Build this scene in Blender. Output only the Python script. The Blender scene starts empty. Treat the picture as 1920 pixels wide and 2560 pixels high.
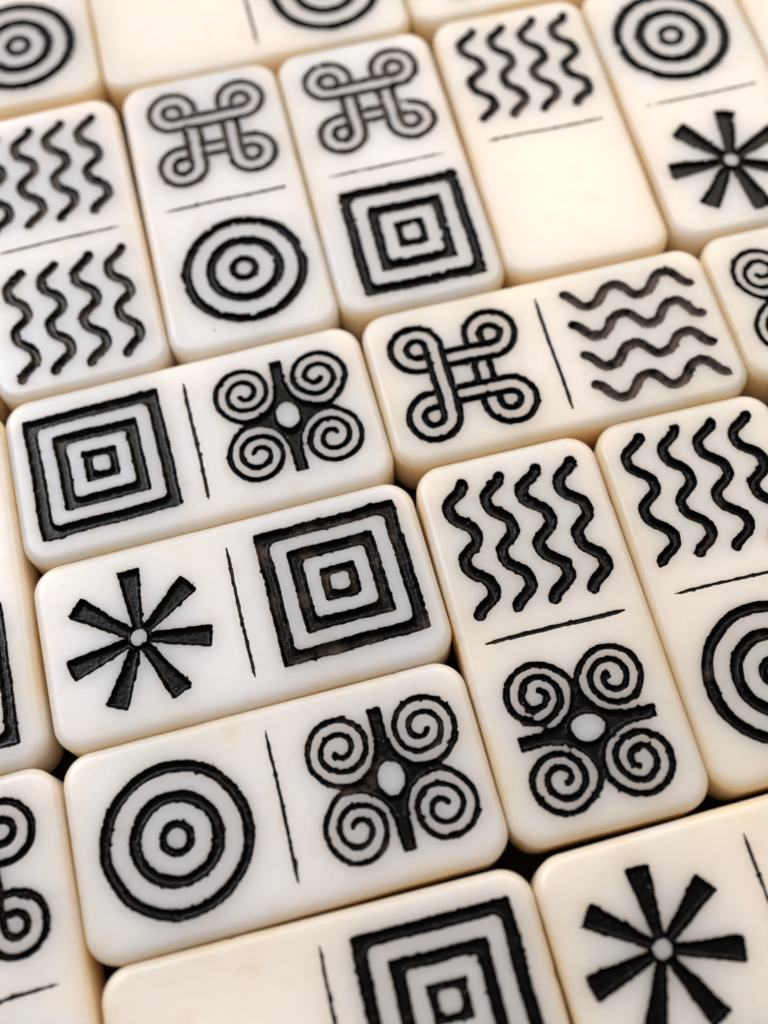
import bpy, math, random
import numpy as np

# ------------------------------------------------------------------ camera, light, exposure
SC = bpy.context.scene
COL = SC.collection
MM = 0.001
TOP = 9.0            # domino thickness in mm (top faces lie at z = 9 mm)

cam_d = bpy.data.cameras.new("camera")
cam = bpy.data.objects.new("camera", cam_d)
COL.objects.link(cam)
SC.camera = cam
P_, R_ = 0.401090, -0.071755          # pitch from straight down, roll
cam_d.sensor_fit = 'HORIZONTAL'
cam_d.sensor_width = 36.0
cam_d.lens = 36.0 * 2805.885 / 1920.0
cam_d.clip_start = 0.005
cam_d.clip_end = 20.0
from mathutils import Matrix, Vector
cp, sp, cr, sr = math.cos(P_), math.sin(P_), math.cos(R_), math.sin(R_)
right = Vector((1, 0, 0)); up = Vector((0, cp, sp)); back = Vector((0, -sp, cp))
r2 = right * cr + up * sr
u2 = -right * sr + up * cr
M = Matrix((r2, u2, back)).transposed().to_4x4()
M.translation = Vector((0, 0, (137.2347 + TOP) * MM))
cam.matrix_world = M
cam_d.dof.use_dof = True
cam_d.dof.focus_distance = 0.1445
cam_d.dof.aperture_fstop = 12.5

SC.view_settings.view_transform = 'Standard'
SC.view_settings.look = 'None'
SC.view_settings.exposure = 0.44
SC.view_settings.gamma = 1.0

world = bpy.data.worlds.new("World")
SC.world = world
world.use_nodes = True
wb = world.node_tree.nodes["Background"]
wb.inputs[0].default_value = (1.0, 0.94, 0.87, 1)
wb.inputs[1].default_value = 0.12


def lamp(name, loc, target, size, energy, color):
    d = bpy.data.lights.new(name, 'AREA')
    d.shape = 'RECTANGLE'
    d.size, d.size_y = size
    d.energy = energy
    d.color = color
    o = bpy.data.objects.new(name, d)
    COL.objects.link(o)
    o.location = loc
    dirv = Vector(target) - Vector(loc)
    o.rotation_euler = dirv.to_track_quat('-Z', 'Y').to_euler()
    return o


lamp("window_light", (-0.68, 0.60, 0.98), (0, 0.06, 0), (0.55, 0.7), 10.5, (0.88, 0.90, 1.0))
lamp("ceiling_light", (0.34, 0.82, 0.98), (0, 0.06, 0), (1.0, 0.8), 9.3, (1.0, 0.88, 0.75))


# ------------------------------------------------------------------ materials
def nodes_of(name):
    m = bpy.data.materials.new(name)
    m.use_nodes = True
    nt = m.node_tree
    return m, nt, nt.nodes["Principled BSDF"], nt.links


def N(nt, typ, **kw):
    n = nt.nodes.new(typ)
    for k, v in kw.items():
        setattr(n, k, v)
    return n


def mixc(nt, fac, a, b):
    n = N(nt, 'ShaderNodeMix', data_type='RGBA')
    for sock, val in ((0, fac), (6, a), (7, b)):
        if hasattr(val, 'links') or hasattr(val, 'is_linked'):
            nt.links.new(val, n.inputs[sock])
        else:
            n.inputs[sock].default_value = val
    return n.outputs[2]


def math_n(nt, op, a, b=None, c=None, clamp=False):
    n = N(nt, 'ShaderNodeMath', operation=op, use_clamp=clamp)
    for i, v in enumerate((a, b, c)):
        if v is None:
            continue
        if hasattr(v, 'is_linked'):
            nt.links.new(v, n.inputs[i])
        else:
            n.inputs[i].default_value = v
    return n.outputs[0]


def ivory_material():
    m, nt, b, L = nodes_of("aged_ivory")
    tc = N(nt, 'ShaderNodeTexCoord')
    info = N(nt, 'ShaderNodeObjectInfo')
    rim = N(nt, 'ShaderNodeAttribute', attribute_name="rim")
    add = N(nt, 'ShaderNodeVectorMath', operation='ADD')
    L.new(tc.outputs['Object'], add.inputs[0])
    rnd = N(nt, 'ShaderNodeVectorMath', operation='SCALE')
    rnd.inputs[0].default_value = (1, 1.7, 0.6)
    L.new(info.outputs['Random'], rnd.inputs['Scale'])
    L.new(rnd.outputs[0], add.inputs[1])
    co = add.outputs[0]
    n1 = N(nt, 'ShaderNodeTexNoise'); n1.inputs['Scale'].default_value = 90; n1.inputs['Detail'].default_value = 3
    n2 = N(nt, 'ShaderNodeTexNoise'); n2.inputs['Scale'].default_value = 2600; n2.inputs['Detail'].default_value = 2
    n3 = N(nt, 'ShaderNodeTexNoise'); n3.inputs['Scale'].default_value = 700; n3.inputs['Detail'].default_value = 4
    for n in (n1, n2, n3):
        L.new(co, n.inputs['Vector'])
    # edge tint: the cut sides and the rounded rim are coloured yellower, unevenly
    edge_tint = math_n(nt, 'MULTIPLY', rim.outputs['Fac'], math_n(nt, 'MULTIPLY_ADD', n1.outputs[0], 2.6, -0.40), clamp=True)
    age = N(nt, 'ShaderNodeSeparateColor')
    L.new(info.outputs['Color'], age.inputs[0])
    cen = mixc(nt, n1.outputs[0], (0.80, 0.775, 0.785, 1), (0.87, 0.805, 0.745, 1))
    cen = mixc(nt, age.outputs[0], cen, (0.89, 0.755, 0.625, 1))
    # faint handling stains
    n4 = N(nt, 'ShaderNodeTexNoise'); n4.inputs['Scale'].default_value = 260; n4.inputs['Detail'].default_value = 5; n4.inputs['Distortion'].default_value = 0.8
    L.new(co, n4.inputs['Vector'])
    st = math_n(nt, 'MULTIPLY', math_n(nt, 'SUBTRACT', n4.outputs[0], 0.56), 2.2, clamp=True)
    cen = mixc(nt, st, cen, (0.74, 0.62, 0.49, 1))
    base = mixc(nt, edge_tint, cen, (0.84, 0.60, 0.375, 1))
    # tiny dark pits
    vor = N(nt, 'ShaderNodeTexVoronoi'); vor.inputs['Scale'].default_value = 150
    L.new(co, vor.inputs['Vector'])
    sepv = N(nt, 'ShaderNodeSeparateColor'); L.new(vor.outputs['Color'], sepv.inputs[0])
    near = math_n(nt, 'LESS_THAN', vor.outputs['Distance'], 0.030)
    rare = math_n(nt, 'GREATER_THAN', sepv.outputs[0], 0.72)
    pit = math_n(nt, 'MULTIPLY', near, rare)
    pit = math_n(nt, 'MULTIPLY', pit, 0.75)
    base = mixc(nt, pit, base, (0.12, 0.08, 0.05, 1))
    L.new(base, b.inputs['Base Color'])
    b.inputs['Subsurface Weight'].default_value = 1.0
    b.inputs['Subsurface Radius'].default_value = (1.30, 1.05, 0.85)
    b.inputs['Subsurface Scale'].default_value = 0.0110
    b.inputs['Subsurface Anisotropy'].default_value = 0.0
    rg = N(nt, 'ShaderNodeMapRange'); rg.inputs[3].default_value = 0.20; rg.inputs[4].default_value = 0.44
    L.new(n3.outputs[0], rg.inputs[0])
    L.new(rg.outputs[0], b.inputs['Roughness'])
    b.inputs['IOR'].default_value = 1.45
    b.inputs['Specular IOR Level'].default_value = 0.5
    # hairline scratches, in two directions
    scr = None
    for rot, sc in ((0.5, 1.0), (-0.9, 1.3)):
        mp = N(nt, 'ShaderNodeMapping')
        mp.inputs['Rotation'].default_value = (0, 0, rot)
        mp.inputs['Scale'].default_value = (55 * sc, 2300 * sc, 50)
        L.new(co, mp.inputs['Vector'])
        ns = N(nt, 'ShaderNodeTexNoise'); ns.inputs['Scale'].default_value = 1.0; ns.inputs['Detail'].default_value = 1
        L.new(mp.outputs[0], ns.inputs['Vector'])
        s1 = math_n(nt, 'MULTIPLY', math_n(nt, 'SUBTRACT', ns.outputs[0], 0.70), 9.0, clamp=True)
        scr = s1 if scr is None else math_n(nt, 'ADD', scr, s1)
    hsum = math_n(nt, 'MULTIPLY_ADD', n3.outputs[0], 3.0, n2.outputs[0])
    hsum = math_n(nt, 'MULTIPLY_ADD', scr, -2.5, hsum)
    bump = N(nt, 'ShaderNodeBump'); bump.inputs['Strength'].default_value = 0.12; bump.inputs['Distance'].default_value = 0.00006
    L.new(hsum, bump.inputs['Height'])
    L.new(bump.outputs[0], b.inputs['Normal'])
    return m


def ink_material():
    m, nt, b, L = nodes_of("black_lacquer")
    tc = N(nt, 'ShaderNodeTexCoord')
    info = N(nt, 'ShaderNodeObjectInfo')
    sep = N(nt, 'ShaderNodeSeparateColor'); L.new(info.outputs['Color'], sep.inputs[0])
    wear_amt = sep.outputs[0]
    n1 = N(nt, 'ShaderNodeTexNoise'); n1.inputs['Scale'].default_value = 330; n1.inputs['Detail'].default_value = 5
    n2 = N(nt, 'ShaderNodeTexNoise'); n2.inputs['Scale'].default_value = 4200; n2.inputs['Detail'].default_value = 3
    n3 = N(nt, 'ShaderNodeTexNoise'); n3.inputs['Scale'].default_value = 1500; n3.inputs['Detail'].default_value = 2
    for n in (n1, n2, n3):
        L.new(tc.outputs['Object'], n.inputs['Vector'])
    # worn brown patches where the lacquer is thin
    w = math_n(nt, 'ADD', n1.outputs[0], math_n(nt, 'MULTIPLY', n3.outputs[0], 0.35))
    thr = math_n(nt, 'MULTIPLY_ADD', wear_amt, -0.42, 0.93)
    w = math_n(nt, 'SUBTRACT', w, thr)
    w = math_n(nt, 'MULTIPLY', w, 6.0, clamp=True)
    base = mixc(nt, n3.outputs[0], (0.0018, 0.0017, 0.0022, 1), (0.0045, 0.0036, 0.0033, 1))
    thin = math_n(nt, 'MULTIPLY', math_n(nt, 'POWER', wear_amt, 3.0), 0.9, clamp=True)
    worn = mixc(nt, thin, (0.034, 0.022, 0.015, 1), (0.125, 0.098, 0.082, 1))
    base = mixc(nt, math_n(nt, 'MULTIPLY', w, 0.9), base, worn)
    L.new(base, b.inputs['Base Color'])
    rg = N(nt, 'ShaderNodeMapRange'); rg.inputs[1].default_value = 0.3; rg.inputs[2].default_value = 0.7
    rg.inputs[3].default_value = 0.16; rg.inputs[4].default_value = 0.36
    L.new(n3.outputs[0], rg.inputs[0])
    L.new(rg.outputs[0], b.inputs['Roughness'])
    gl = N(nt, 'ShaderNodeMapRange'); gl.inputs[3].default_value = 0.02; gl.inputs[4].default_value = 0.45
    L.new(sep.outputs[1], gl.inputs[0])
    spark = math_n(nt, 'MULTIPLY', math_n(nt, 'SUBTRACT', n2.outputs[0], 0.635), 12.0, clamp=True)
    L.new(math_n(nt, 'MULTIPLY_ADD', spark, 0.6, gl.outputs[0]), b.inputs['Specular IOR Level'])
    bump = N(nt, 'ShaderNodeBump'); bump.inputs['Strength'].default_value = 0.16; bump.inputs['Distance'].default_value = 0.00008
    L.new(math_n(nt, 'MULTIPLY_ADD', n3.outputs[0], 2.0, math_n(nt, 'MULTIPLY_ADD', spark, 3.0, n2.outputs[0])), bump.inputs['Height'])
    L.new(bump.outputs[0], b.inputs['Normal'])
    return m


def table_material():
    m, nt, b, L = nodes_of("dark_stained_wood")
    tc = N(nt, 'ShaderNodeTexCoord')
    mp = N(nt, 'ShaderNodeMapping'); mp.inputs['Scale'].default_value = (14, 160, 14)
    L.new(tc.outputs['Object'], mp.inputs['Vector'])
    n1 = N(nt, 'ShaderNodeTexNoise'); n1.inputs['Scale'].default_value = 3; n1.inputs['Detail'].default_value = 6
    L.new(mp.outputs[0], n1.inputs['Vector'])
    L.new(mixc(nt, n1.outputs[0], (0.004, 0.0025, 0.002, 1), (0.013, 0.007, 0.004, 1)), b.inputs['Base Color'])
    b.inputs['Roughness'].default_value = 0.5
    b.inputs['Specular IOR Level'].default_value = 0.08
    return m


IVORY, INK, WOOD = ivory_material(), ink_material(), table_material()


# ------------------------------------------------------------------ mesh from arrays
def mesh_from(name, verts_mm, tris, quads=None, mat=None, attr=None):
    me = bpy.data.meshes.new(name)
    nt_, nq = len(tris), 0 if quads is None else len(quads)
    me.vertices.add(len(verts_mm))
    me.vertices.foreach_set("co", (np.asarray(verts_mm, dtype=np.float64) * MM).astype(np.float32).ravel())
    idx = np.asarray(tris, dtype=np.int32).ravel()
    if nq:
        idx = np.concatenate([idx, np.asarray(quads, dtype=np.int32).ravel()])
    me.loops.add(len(idx))
    me.loops.foreach_set("vertex_index", idx)
    me.polygons.add(nt_ + nq)
    st = np.arange(nt_, dtype=np.int32) * 3
    if nq:
        st = np.concatenate([st, nt_ * 3 + np.arange(nq, dtype=np.int32) * 4])
    me.polygons.foreach_set("loop_start", st)
    me.polygons.foreach_set("use_smooth", np.ones(nt_ + nq, dtype=bool))
    me.update(calc_edges=True)
    if mat:
        me.materials.append(mat)
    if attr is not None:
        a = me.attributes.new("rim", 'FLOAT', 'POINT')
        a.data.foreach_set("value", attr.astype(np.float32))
    return me


# ------------------------------------------------------------------ value noise for chipped, hand-cut edges
TAB = np.random.default_rng(7).random((256, 256))


def vnoise(x, y, seed):
    x = x + seed * 37.13; y = y + seed * 91.7
    i = np.floor(x).astype(int); j = np.floor(y).astype(int)
    fx = x - i; fy = y - j
    fx = fx * fx * (3 - 2 * fx); fy = fy * fy * (3 - 2 * fy)
    t = lambda a, b: TAB[a & 255, b & 255]
    return (t(i, j) * (1 - fx) + t(i + 1, j) * fx) * (1 - fy) + (t(i, j + 1) * (1 - fx) + t(i + 1, j + 1) * fx) * fy * 1.0


# ------------------------------------------------------------------ the engraved figures, as signed distances in mm (negative inside the cut)
def box(u, w, hu, hw, r):
    du = np.abs(u) - hu + r; dw = np.abs(w) - hw + r
    return np.hypot(np.maximum(du, 0), np.maximum(dw, 0)) + np.minimum(np.maximum(du, dw), 0) - r


def seg(u, w, a, b):
    ax, ay = a; bx, by = b
    dx, dy = bx - ax, by - ay
    t = np.clip(((u - ax) * dx + (w - ay) * dy) / (dx * dx + dy * dy), 0, 1)
    return np.hypot(u - ax - t * dx, w - ay - t * dy)


def polyline(u, w, pts):
    d = np.full(u.shape, 1e3)
    for a, b in zip(pts[:-1], pts[1:]):
        d = np.minimum(d, seg(u, w, a, b))
    return d


def f_rings(u, w, rng, k):
    r = np.hypot(u, w)
    out = []
    for a, b in ((1.10, 2.25), (4.20, 5.80), (7.80, 9.35)):
        out.append(np.abs(r - (a + b) / 2) - (b - a) / 2 - k)
    return [('engraved_ring', o) for o in out]


def f_squares(u, w, rng, k):
    out = []
    for (ao, bo, ro), (ai, bi, ri) in (((2.30, 2.22, .25), (1.25, 1.25, .65)), ((5.85, 5.72, .3), (4.22, 4.15, .75)), ((9.55, 9.25, .35), (7.85, 7.62, 1.0))):
        out.append(np.maximum(box(u, w, ao, bo, ro) - k, -(box(u, w, ai, bi, ri) + k)))
    return [('engraved_square', o) for o in out]


def f_star(u, w, rng, k):
    d = np.hypot(u, w) - 1.75
    for i in range(7):
        a = math.radians(89.3 + i * 360 / 7 + rng.uniform(-1.2, 1.2))
        c, s = math.cos(a), math.sin(a)
        x = u * c + w * s; y = -u * s + w * c
        L_ = 9.55 + rng.uniform(-.2, .15)
        hw = 0.52 + 0.108 * np.clip(x, 0, 10)
        side = (np.abs(y) - hw) * 0.99
        end = x + 0.03 * y * y - L_
        rr = 0.35
        p = np.hypot(np.maximum(side + rr, 0), np.maximum(end + rr, 0)) + np.minimum(np.maximum(side + rr, end + rr), 0) - rr
        p = np.maximum(p, -x)
        d = np.minimum(d, p)
    d = np.maximum(d - k, 1.05 - np.hypot(u, w))
    return [('engraved_star', d)]


def f_waves(u, w, rng, k):
    out = []
    for c in (7.65, 2.55, -2.5, -7.55):
        us = np.linspace(-9.0 + rng.uniform(-.2, .2), 9.0 + rng.uniform(-.2, .2), 60)
        ph = rng.uniform(-.12, .12)
        am = 1.38 + rng.uniform(-.1, .1)
        # crests a little pointed on the falling side, as the cutter leaves them
        tt = 2 * math.pi * us / 7.75 + ph
        ws = c - am * (np.sin(tt + 0.10 * np.sin(tt)) + 0.09 * np.sin(3 * tt)) + 0.1 * np.sin(us * 0.35 + ph * 9)
        out.append(('engraved_wave', polyline(u, w, list(zip(us, ws))) - (0.76 + k)))
    return out


SP_T = [-150, -130, -75, 20, 143, 219, 284, 350, 436, 527, 581, 606, 620]
SP_R = [0.65, 0.78, 1.2, 1.72, 2.02, 2.52, 2.95, 3.27, 3.66, 3.88, 4.12, 4.45, 4.75]


def f_spirals(u, w, rng, k):
    uf = -np.abs(u); wf = np.abs(w)
    cu, cw, R = -5.3, 4.95, 4.2
    discs = np.hypot(uf - cu, wf - cw) - R
    th = np.radians(np.linspace(-140, 616, 110))
    r = np.interp(np.degrees(th), SP_T, SP_R)
    d = np.full(u.shape, 1e3)
    for qs in ((-1, 1), (1, 1), (-1, -1), (1, -1)):
        m = (np.sign(u + 1e-9) == qs[0]) & (np.sign(w + 1e-9) == qs[1])
        a = rng.uniform(-.09, .09)
        pts = list(zip(cu + r * np.cos(th + a), cw + r * 0.985 * np.sin(th + a)))
        dd = polyline(uf[m], wf[m], pts)
        d[m] = dd
    d = d - (0.41 + k)
    body = np.maximum(-discs, np.minimum(box(u, w, 6.4, 5.0, .1), box(u, w, .93, 8.85, .2)))
    ell = (np.hypot(u / 1.60, w / 2.0) - 1) * 1.75
    body = np.maximum(body, -ell)
    d = np.maximum(d, -ell)
    return [('engraved_spirals', np.minimum(d, body))]


def f_knot(u, w, rng, k):
    C0, RC, I, O = 5.42, 2.47, 0.58 - k, 1.62 + k
    a, b = np.abs(u), np.abs(w)
    s = C0 - RC
    d = np.minimum(seg(a, b, (s, -1), (s, C0)), seg(a, b, (-1, s), (C0, s)))
    du, dw = a - C0, b - C0
    arc = np.abs(np.hypot(du, dw) - RC)
    arc = np.where((du < 0) & (dw < 0), 1e3, arc)
    d = np.minimum(d, arc)
    S = np.maximum(d - O, I - d)
    # over-crossings: the strap on one side runs on top, the two cross straps run over the far one
    e = np.abs(u + s)
    S = np.where((e < O) & (b < s + O), np.maximum(e - O, I - e), S)
    for sg in (1, -1):
        e = np.abs(w - sg * s)
        S = np.where((e < O) & (u > s - O) & (u < s + O), np.maximum(e - O, I - e), S)
    return [('engraved_knot', S)]


FIG = dict(rings=f_rings, squares=f_squares, star=f_star, waves=f_waves, spirals=f_spirals, knot=f_knot)


def build_domino(spec):
    L_, W_ = spec['L'], spec['W']
    rng = random.Random(spec['seed'])
    sd = spec['seed']
    rc, bev, inset = 3.9, 1.2, 2.3
    h = spec.get('h', 0.16)
    hx, hy = L_ / 2 - inset, W_ / 2 - inset
    nx, ny = int(round(2 * hx / h)), int(round(2 * hy / h))
    X, Y = np.meshgrid(np.linspace(-hx, hx, nx + 1), np.linspace(-hy, hy, ny + 1), indexing='ij')
    far = 50.0
    S = np.full(X.shape, far)
    sid = np.zeros(X.shape, dtype=int)
    dep = np.full(X.shape, 0.5)
    names, wears, glosses = [], [], []
    edge_amp = spec.get('edge', 0.10)

    def put(figs, depth, amp, sel, wear, gloss=.3, miss=0.0):
        nz = (vnoise(X / 0.5, Y / 0.5, sd) - .5) * 1.3 * amp + (vnoise(X / 0.23, Y / 0.23, sd + 3) - .5) * 1.0 * amp
        chip = np.maximum(vnoise(X / 0.8, Y / 0.8, sd + 11) - 0.80, 0) * 1.4 * (amp / 0.1)
        lost = np.maximum(vnoise(X / 0.9, Y / 0.9, sd + 17) - 0.84, 0) * miss
        for nm, f in figs:
            g = np.where(sel, f + nz - chip + lost, far)
            better = g < S
            S[better] = g[better]
            sid[better] = len(names)
            dep[better] = depth
            names.append(nm); wears.append(wear); glosses.append(gloss)

    for key, c in (('s1', -13.15), ('s2', 13.15)):
        fig = spec[key]
        if not fig:
            continue
        ou, ow = spec.get(key + 'o', (0, 0))
        a = math.radians(spec.get('rot', 0) + (180 if key == 's2' else 0))
        dx, dy = X - c - ou, Y - ow
        u = dx * math.cos(a) + dy * math.sin(a)
        w = -dx * math.sin(a) + dy * math.cos(a)
        k = spec.get(key + 'k', 0.0) + rng.uniform(-.035, .035)
        # the cutter wandered a little: slow warp and a slip of rotation
        tw = math.radians(rng.uniform(-.9, .9))
        u, w = u + tw * w + .22 * (vnoise(u / 3.1, w / 3.1, sd + 41) - .5), w - tw * u + .22 * (vnoise(u / 3.1, w / 3.1, sd + 43) - .5)
        put(FIG[fig](u, w, rng, k), spec.get('depth', 0.85), edge_amp, (X * c > 0), spec.get(key + 'w', .35), spec.get(key + 'g', .14), spec.get('miss', .8))
    lw = spec.get('line', 0.17)
    if lw:
        lx, ly = X - spec['lo'][0], Y - spec['lo'][1]
        tap = np.clip((9.3 - np.abs(ly)) / 1.6, 0, 1) ** 0.6
        bend = 0.05 * np.sin(Y * .4 + sd)
        put([('divider_line', np.maximum(np.abs(lx - bend) - lw * (0.2 + .8 * tap), np.abs(ly) - 9.3))],
            spec.get('linedepth', 0.22), spec.get('lineamp', 0.085), np.abs(X) < 2, spec.get('linew', .45), .1, spec.get('linemiss', .6))

    S = np.maximum(S, 0.06 - np.minimum(hx - np.abs(X), hy - np.abs(Y)))
    # --- marching triangles: split the sheet exactly along the outline of every cut
    nV = (nx + 1) * (ny + 1)
    x, y, s, dp, si = X.ravel(), Y.ravel(), S.ravel(), dep.ravel(), sid.ravel()
    s = np.where(np.abs(s) < 0.012, np.where(s < 0, -0.012, 0.012), s)
    I, J = np.meshgrid(np.arange(nx), np.arange(ny), indexing='ij')
    v00 = (I * (ny + 1) + J).ravel(); v10 = v00 + ny + 1; v01 = v00 + 1; v11 = v10 + 1
    par = ((I + J) % 2).ravel() == 0
    T1 = np.where(par[:, None], np.stack([v00, v10, v11], 1), np.stack([v00, v10, v01], 1))
    T2 = np.where(par[:, None], np.stack([v00, v11, v01], 1), np.stack([v10, v11, v01], 1))
    T = np.concatenate([T1, T2])
    neg = s[T] < 0
    cnt = neg.sum(1)
    white = [T[cnt == 0]]; ink = [T[cnt == 3]]
    exv, exs = [], []
    base = nV
    mixed = T[(cnt == 1) | (cnt == 2)]
    mneg = s[mixed] < 0
    if len(mixed):
        lone_neg = mneg.sum(1) == 1
        lone = np.where(lone_neg, np.argmax(mneg, 1), np.argmin(mneg, 1))
        a = mixed[np.arange(len(mixed)), lone]
        b = mixed[np.arange(len(mixed)), (lone + 1) % 3]
        c = mixed[np.arange(len(mixed)), (lone + 2) % 3]
        key = np.concatenate([np.minimum(a, b).astype(np.int64) * nV + np.maximum(a, b),
                              np.minimum(a, c).astype(np.int64) * nV + np.maximum(a, c)])
        uq, inv = np.unique(key, return_inverse=True)
        i0, i1 = (uq // nV).astype(int), (uq % nV).astype(int)
        t = s[i0] / (s[i0] - s[i1])
        ex, ey = x[i0] + t * (x[i1] - x[i0]), y[i0] + t * (y[i1] - y[i0])
        eab, eac = base + inv[:len(a)], base + inv[len(a):]
        tri1 = np.stack([a, eab, eac], 1)
        q1 = np.stack([eab, b, c], 1); q2 = np.stack([eab, c, eac], 1)
        ink += [tri1[lone_neg], q1[~lone_neg], q2[~lone_neg]]
        white += [tri1[~lone_neg], q1[lone_neg], q2[lone_neg]]
        x = np.concatenate([x, ex]); y = np.concatenate([y, ey]); s = np.concatenate([s, np.zeros(len(ex))])
        dp = np.concatenate([dp, dp[i0]])
        si = np.concatenate([si, np.where(s[i0] < 0, si[i0], si[i1])])
    white = np.concatenate(white); ink = np.concatenate(ink)
    # relief: rounded lip, steep wall, uneven floor
    t = np.clip(-s, 0, None)
    prof = 1 - (1 - np.clip(t / 0.75, 0, 1)) ** 2.2
    floor = (vnoise(x / 0.35, y / 0.35, sd + 5) - .5) * 0.025 + (vnoise(x / 0.16, y / 0.16, sd + 6) - .5) * 0.015
    z = TOP - dp * prof - floor * np.clip(t / 0.25, 0, 1)
    lip = 0.035 * np.exp(-np.clip(s, 0, 5) / 0.12)
    z = z - lip
    z = z + 0.03 * (vnoise(x / 6, y / 6, sd + 9) - .5)
    # --- strip, rounded rim, sides and underside
    ring = np.concatenate([np.arange(nx) * (ny + 1), nx * (ny + 1) + np.arange(ny),
                           (np.arange(nx, 0, -1)) * (ny + 1) + ny, np.arange(ny, 0, -1)])
    rx, ry = x[ring], y[ring]
    cx, cy = L_ / 2 - rc, W_ / 2 - rc
    qx, qy = np.clip(rx, -cx, cx), np.clip(ry, -cy, cy)
    dx, dy = rx - qx, ry - qy
    dl = np.hypot(dx, dy); dx, dy = dx / dl, dy / dl
    n = len(ring)
    vx, vy, vz = [x], [y], [z]
    rows = [ring]
    tot = len(x)
    lev = []
    wob = 0.06 * (vnoise(qx / 5, qy / 5 + dx, sd + 20) - .5)
    wob = wob - 0.5 * np.maximum(vnoise(qx / 1.6 + dx * 1.3, qy / 1.6 + dy * 1.3, sd + 31) - .86, 0) * 2
    lev.append((rc - bev - .25, 0.0)); lev.append((rc - bev, 0.012))
    for i in range(1, 8):
        aa = i / 7 * math.pi / 2
        lev.append((rc - bev + bev * math.sin(aa), 0.012 + bev * 1.15 * (1 - math.cos(aa))))
    lev += [(rc, 2.6), (rc, 4.5), (rc, TOP - 1.0), (rc - .35, TOP - .3), (rc - 1.0, TOP)]
    edge_d = []
    for off, dz in lev:
        k = min(1, max(0, (off - (rc - bev)) / bev))
        o2 = off + wob * k
        vx.append(qx + dx * o2); vy.append(qy + dy * o2); vz.append(np.full(n, TOP - dz) + wob * k * .5)
        rows.append(np.arange(tot, tot + n)); tot += n
    quads = []
    for ra, rb in zip(rows[:-1], rows[1:]):
        quads.append(np.stack([ra, rb, np.roll(rb, -1), np.roll(ra, -1)], 1))
    quads = np.concatenate(quads)
    # underside: one centre vertex
    vx.append(np.array([0.0])); vy.append(np.array([0.0])); vz.append(np.array([0.0]))
    last = rows[-1]
    fan = np.stack([last, np.full(n, tot), np.roll(last, -1)], 1)
    VX, VY, VZ = np.concatenate(vx), np.concatenate(vy), np.concatenate(vz)
    # yellow tint weight from the distance to the outline and the side
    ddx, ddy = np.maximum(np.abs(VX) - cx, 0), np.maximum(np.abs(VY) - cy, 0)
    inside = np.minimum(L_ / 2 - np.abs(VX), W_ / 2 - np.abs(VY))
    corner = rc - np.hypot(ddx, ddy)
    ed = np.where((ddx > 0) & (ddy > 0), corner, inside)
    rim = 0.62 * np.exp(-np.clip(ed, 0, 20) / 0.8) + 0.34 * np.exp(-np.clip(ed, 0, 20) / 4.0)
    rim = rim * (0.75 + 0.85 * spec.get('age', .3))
    body_z = VZ.copy()
    nin = len(x)
    body_z[:nin] = np.where(s < -1e-6, VZ[:nin] - 0.03, VZ[:nin])
    tris = np.concatenate([white, ink, fan]) if len(ink) else np.concatenate([white, fan])
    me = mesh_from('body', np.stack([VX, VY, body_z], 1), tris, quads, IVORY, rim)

    root = bpy.data.objects.new('domino', None)
    root.empty_display_size = 0.01
    COL.objects.link(root)
    root.location = (spec['x'] * MM, spec['y'] * MM, 0)
    root.rotation_euler = (0, 0, math.radians(spec['a']))
    root['label'] = spec['label']; root['category'] = 'domino'; root['group'] = 'ivory dominoes packed edge to edge'
    ob = bpy.data.objects.new('body', me)
    COL.objects.link(ob); ob.parent = root
    ob.color = (spec.get('age', .3), 0, 0, 1)
    # --- lacquer in every cut, one mesh per stroke
    if len(ink):
        owner = si[ink]
        # a triangle belongs to the stroke of its deepest corner
        deepest = np.argmin(s[ink], 1)
        own = owner[np.arange(len(ink)), deepest]
        for i, nm in enumerate(names):
            tt = ink[own == i]
            if not len(tt):
                continue
            uq, inv = np.unique(tt.ravel(), return_inverse=True)
            vv = np.stack([x[uq], y[uq], z[uq]], 1)
            o = bpy.data.objects.new(nm, mesh_from(nm, vv, inv.reshape(-1, 3), None, INK))
            COL.objects.link(o); o.parent = root
            o.color = (wears[i], glosses[i], 0, 1)
    return root


# ------------------------------------------------------------------ the table under them
def table():
    v = []
    w, d, t = 420.0, 420.0, 22.0
    bm_v = [(-w, -w + 90, 0), (w, -w + 90, 0), (w, d + 90, 0), (-w, d + 90, 0)]
    top = np.array(bm_v)
    bot = top + np.array([0, 0, -t])
    verts = np.concatenate([top, bot])
    quads = np.array([[0, 1, 2, 3], [7, 6, 5, 4], [0, 4, 5, 1], [1, 5, 6, 2], [2, 6, 7, 3], [3, 7, 4, 0]])
    me = mesh_from('table_top', verts, np.zeros((0, 3), int), quads, WOOD)
    me.polygons.foreach_set("use_smooth", np.zeros(6, dtype=bool))
    o = bpy.data.objects.new('table_top', me)
    o['kind'] = 'structure'
    COL.objects.link(o)
    o.location.z = -0.00005


table()

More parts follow.
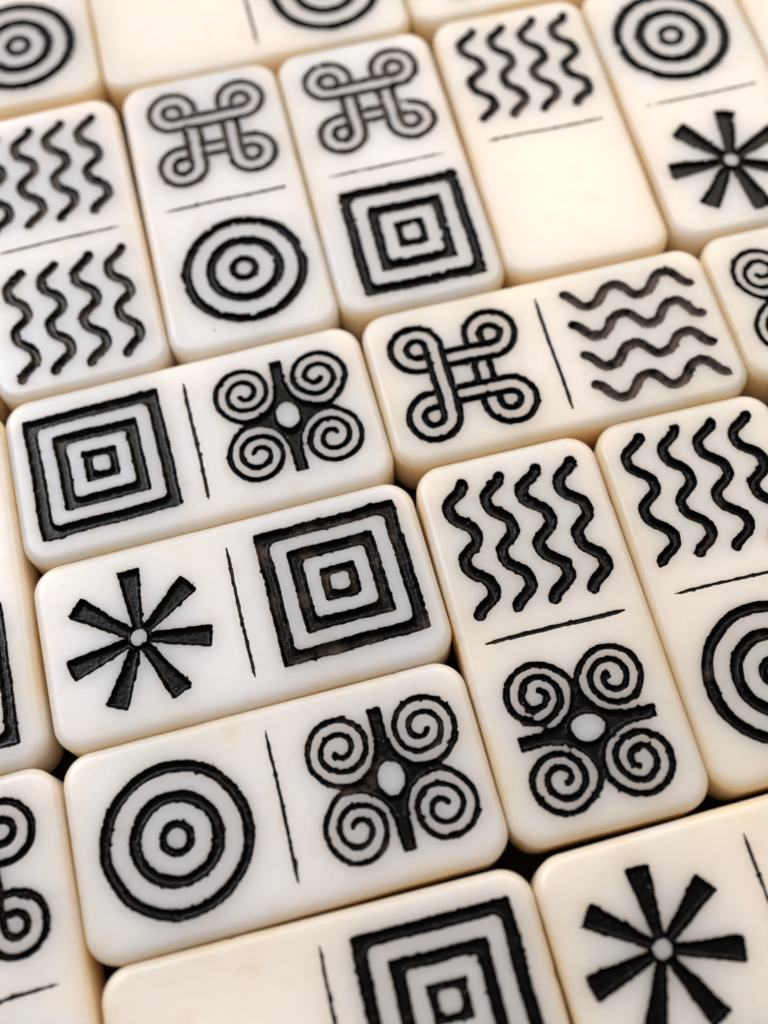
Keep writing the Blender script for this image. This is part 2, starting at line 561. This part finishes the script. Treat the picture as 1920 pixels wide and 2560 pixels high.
# ------------------------------------------------------------------ every domino in the picture
D = [
    dict(x=-45.721, y=106.165, a=-78.723, s1='waves', s2='waves', W=24.974999999999998, L=51.445, lo=(0.093, -0.007), label='domino with four wavy lines on both halves, left of the knot and rings domino', s1o=(0.34, -0.23), s2o=(0.07, 0.27), rot=0.32, s1g=0.45, s2g=0.5, s1w=0.75, s2w=0.7, age=0.05, line=0.18),
    dict(x=-20.675, y=111.309, a=-79.963, s1='knot', s2='rings', W=24.974999999999998, L=51.335, lo=(-0.068, 0.007), label='domino with a looped knot above three concentric rings', s1o=(-0.12, 0.47), s2o=(-0.16, 0.6), rot=-0.04, miss=3.2, linemiss=2.5, s1k=-0.02, s1w=0.97, age=0, line=0.21),
    dict(x=4.096, y=115.706, a=-80.218, s1='knot', s2='squares', W=24.96, L=51.11, lo=(0.075, -0.0), label='domino with a looped knot above three nested squares', s1o=(0.05, 0.4), s2o=(-0.1, 0.7), rot=-0.08, miss=3.2, linemiss=2.5, s1k=-0.02, s1w=0.97, age=0.08, edge=0.13, line=0.15),
    dict(x=29.191, y=120.374, a=-81.313, s1='waves', s2=None, W=24.99, L=51.155, lo=(0.052, -0.0), label='domino with four wavy lines above a blank half', s1o=(0.09, -0.07), s2o=(0.05, 0.0), rot=-0.39, s1w=0.8, age=0.45, line=0.17),
    dict(x=54.273, y=125.049, a=-80.224, s1='rings', s2='star', W=24.974999999999998, L=51.11, lo=(0.075, 0.007), label='domino with concentric rings above a seven armed star, at the upper right', s1o=(0.34, -0.69), s2o=(0.1, -0.23), rot=-0.08, miss=3.2, linemiss=2.5, s2k=0.14, age=0.35, edge=0.13, line=0.15),
    dict(x=78.512, y=131.87, a=-80.224, s1=None, s2=None, W=24.955, L=50.95, lo=(-0.0, 0.003), label='plain cream edge of a domino in the upper right corner', s1o=(0.0, 0.0), s2o=(0.0, 0.0), h=0.5, line=0, age=0.6),
    dict(x=-25.027, y=70.898, a=11.085, s1='squares', s2='spirals', W=25.505, L=50.99, lo=(-0.015, 0.023), label='domino lying sideways with nested squares left and four spirals right', s1o=(-0.04, 0.11), s2o=(-0.06, 0.44), rot=0.21, h=0.145, s1k=0.08, s1g=0.32, s2g=0.12, s2w=0.2, age=0.12, line=0.27),
    dict(x=25.336, y=80.695, a=9.899, s1='knot', s2='waves', W=24.96, L=50.99, lo=(0.015, -0.0), label='domino lying sideways with a bold black knot left and wavy lines right', s1o=(-0.04, -0.19), s2o=(0.06, -0.11), rot=-0.1, h=0.145, s1w=0.2, s2w=0.98, age=0.55, line=0.27),
    dict(x=75.67, y=89.892, a=9.4, s1='spirals', s2=None, W=24.955, L=50.970000000000006, lo=(0.01, -0.003), label='domino with spirals cut off by the right picture edge, beside the knot and waves domino', s1o=(0.01, -0.0), s2o=(0.01, -0.0), age=0.6),
    dict(x=-19.487, y=45.955, a=11.024, s1='star', s2='squares', W=25.355, L=51.445, lo=(0.093, -0.098), label='domino lying sideways with a seven armed star left and brown worn nested squares right', s1o=(0.01, -0.12), s2o=(0.39, 0.46), rot=0.28, h=0.145, s1g=0.22, s2g=0.15, s1w=0.15, s2w=0.62, s2k=0.11, age=0.05, line=0.23),
    dict(x=20.638, y=40.877, a=-80.148, s1='waves', s2='spirals', W=24.974999999999998, L=51.195, lo=(0.122, 0.007), label='domino with four thick glossy black wavy lines above four spirals', s1o=(0.49, -0.07), s2o=(0.17, 0.07), rot=-0.05, h=0.145, s1g=0.2, s1k=0.1, s1w=0.2, s2w=0.3, age=0.5, line=0.31, edge=0.13),
    dict(x=45.423, y=45.496, a=-80.519, s1='waves', s2='rings', W=24.955, L=50.955000000000005, lo=(0.003, 0.003), label='domino with wavy lines above rings cut off by the right picture edge', s1o=(-0.24, -0.49), s2o=(-0.42, -0.26), rot=-0.18, s1w=0.35, age=0.6, line=0.22),
    dict(x=-60.087, y=51.265, a=-79.205, s1=None, s2='squares', W=24.955, L=50.96, lo=(-0.0, -0.003), label='domino at the left picture edge showing one side of its nested squares', s1o=(0.0, -0.0), s2o=(0.0, -0.0), s2g=0.45, age=0.25),
    dict(x=-14.738, y=20.961, a=10.785, s1='rings', s2='spirals', W=25.154999999999998, L=51.02, lo=(0.03, -0.003), label='domino lying sideways with three concentric rings left and four spirals right', s1o=(0.25, -0.5), s2o=(0.38, -0.09), rot=0.21, h=0.145, s1g=0.3, s2g=0.15, s1w=0.3, s2w=0.52, age=0.2, line=0.23, edge=0.11),
    dict(x=-49.744, y=1.043, a=-78.092, s1='knot', s2='rings', W=24.97, L=50.955000000000005, lo=(0.003, -0.01), label='domino at the lower left picture edge showing two loops of a knot', s1o=(0.0, -0.01), s2o=(0.0, -0.01), s1w=0.3, age=0.25, line=0.24),
    dict(x=-9.362, y=-4.117, a=9.886, s1=None, s2='squares', W=25.15, L=50.970000000000006, lo=(0.01, -0.0), label='domino with a blank left half and nested squares cut off by the bottom picture edge', s1o=(0.01, 0.0), s2o=(-0.13, 0.12), rot=-0.09, h=0.145, s2w=0.3, age=0.4, line=0.22),
    dict(x=41.172, y=5.194, a=11.436, s1='star', s2=None, W=25.15, L=50.95, lo=(-0.0, -0.0), label='domino at the lower right corner with a large solid black seven armed star', s1o=(-0.44, -0.47), s2o=(0.0, 0.0), rot=0.36, h=0.145, s1g=0.1, s1w=0.1, s1k=0.06, age=0.6, line=0.22),
    dict(x=-67.037, y=142.924, a=9.637, s1=None, s2='rings', W=25.29, L=50.955000000000005, lo=(-0.003, 0.17), label='blurred domino in the upper left corner showing concentric rings', s1o=(-0.0, 0.17), s2o=(-0.0, 0.17), age=0.3),
    dict(x=-16.585, y=150.908, a=9.812, s1=None, s2='rings', W=25.075, L=50.96, lo=(-0.0, 0.062), label='blurred domino at the top edge with a blank left half and cut off rings right', s1o=(0.0, 0.06), s2o=(0.0, 0.06), age=0.4, line=0.22),
    dict(x=33.809, y=160.258, a=10.02, s1='star', s2=None, W=25.105, L=51.295, lo=(-0.168, 0.077), label='strip of a domino at the top picture edge above the waves and blank domino', s1o=(-0.17, 0.08), s2o=(-0.17, 0.08), age=0.45),
    dict(x=-70.336, y=101.544, a=-78.723, s1=None, s2=None, W=24.955, L=51.295, lo=(0.168, -0.003), label='sliver of a domino at the left picture edge beside the double waves domino', s1o=(0.17, -0.0), s2o=(0.17, -0.0), h=0.5, line=0, age=0.6),
]
for i, sp_ in enumerate(D):
    sp_['seed'] = 11 + i * 7
    build_domino(sp_)
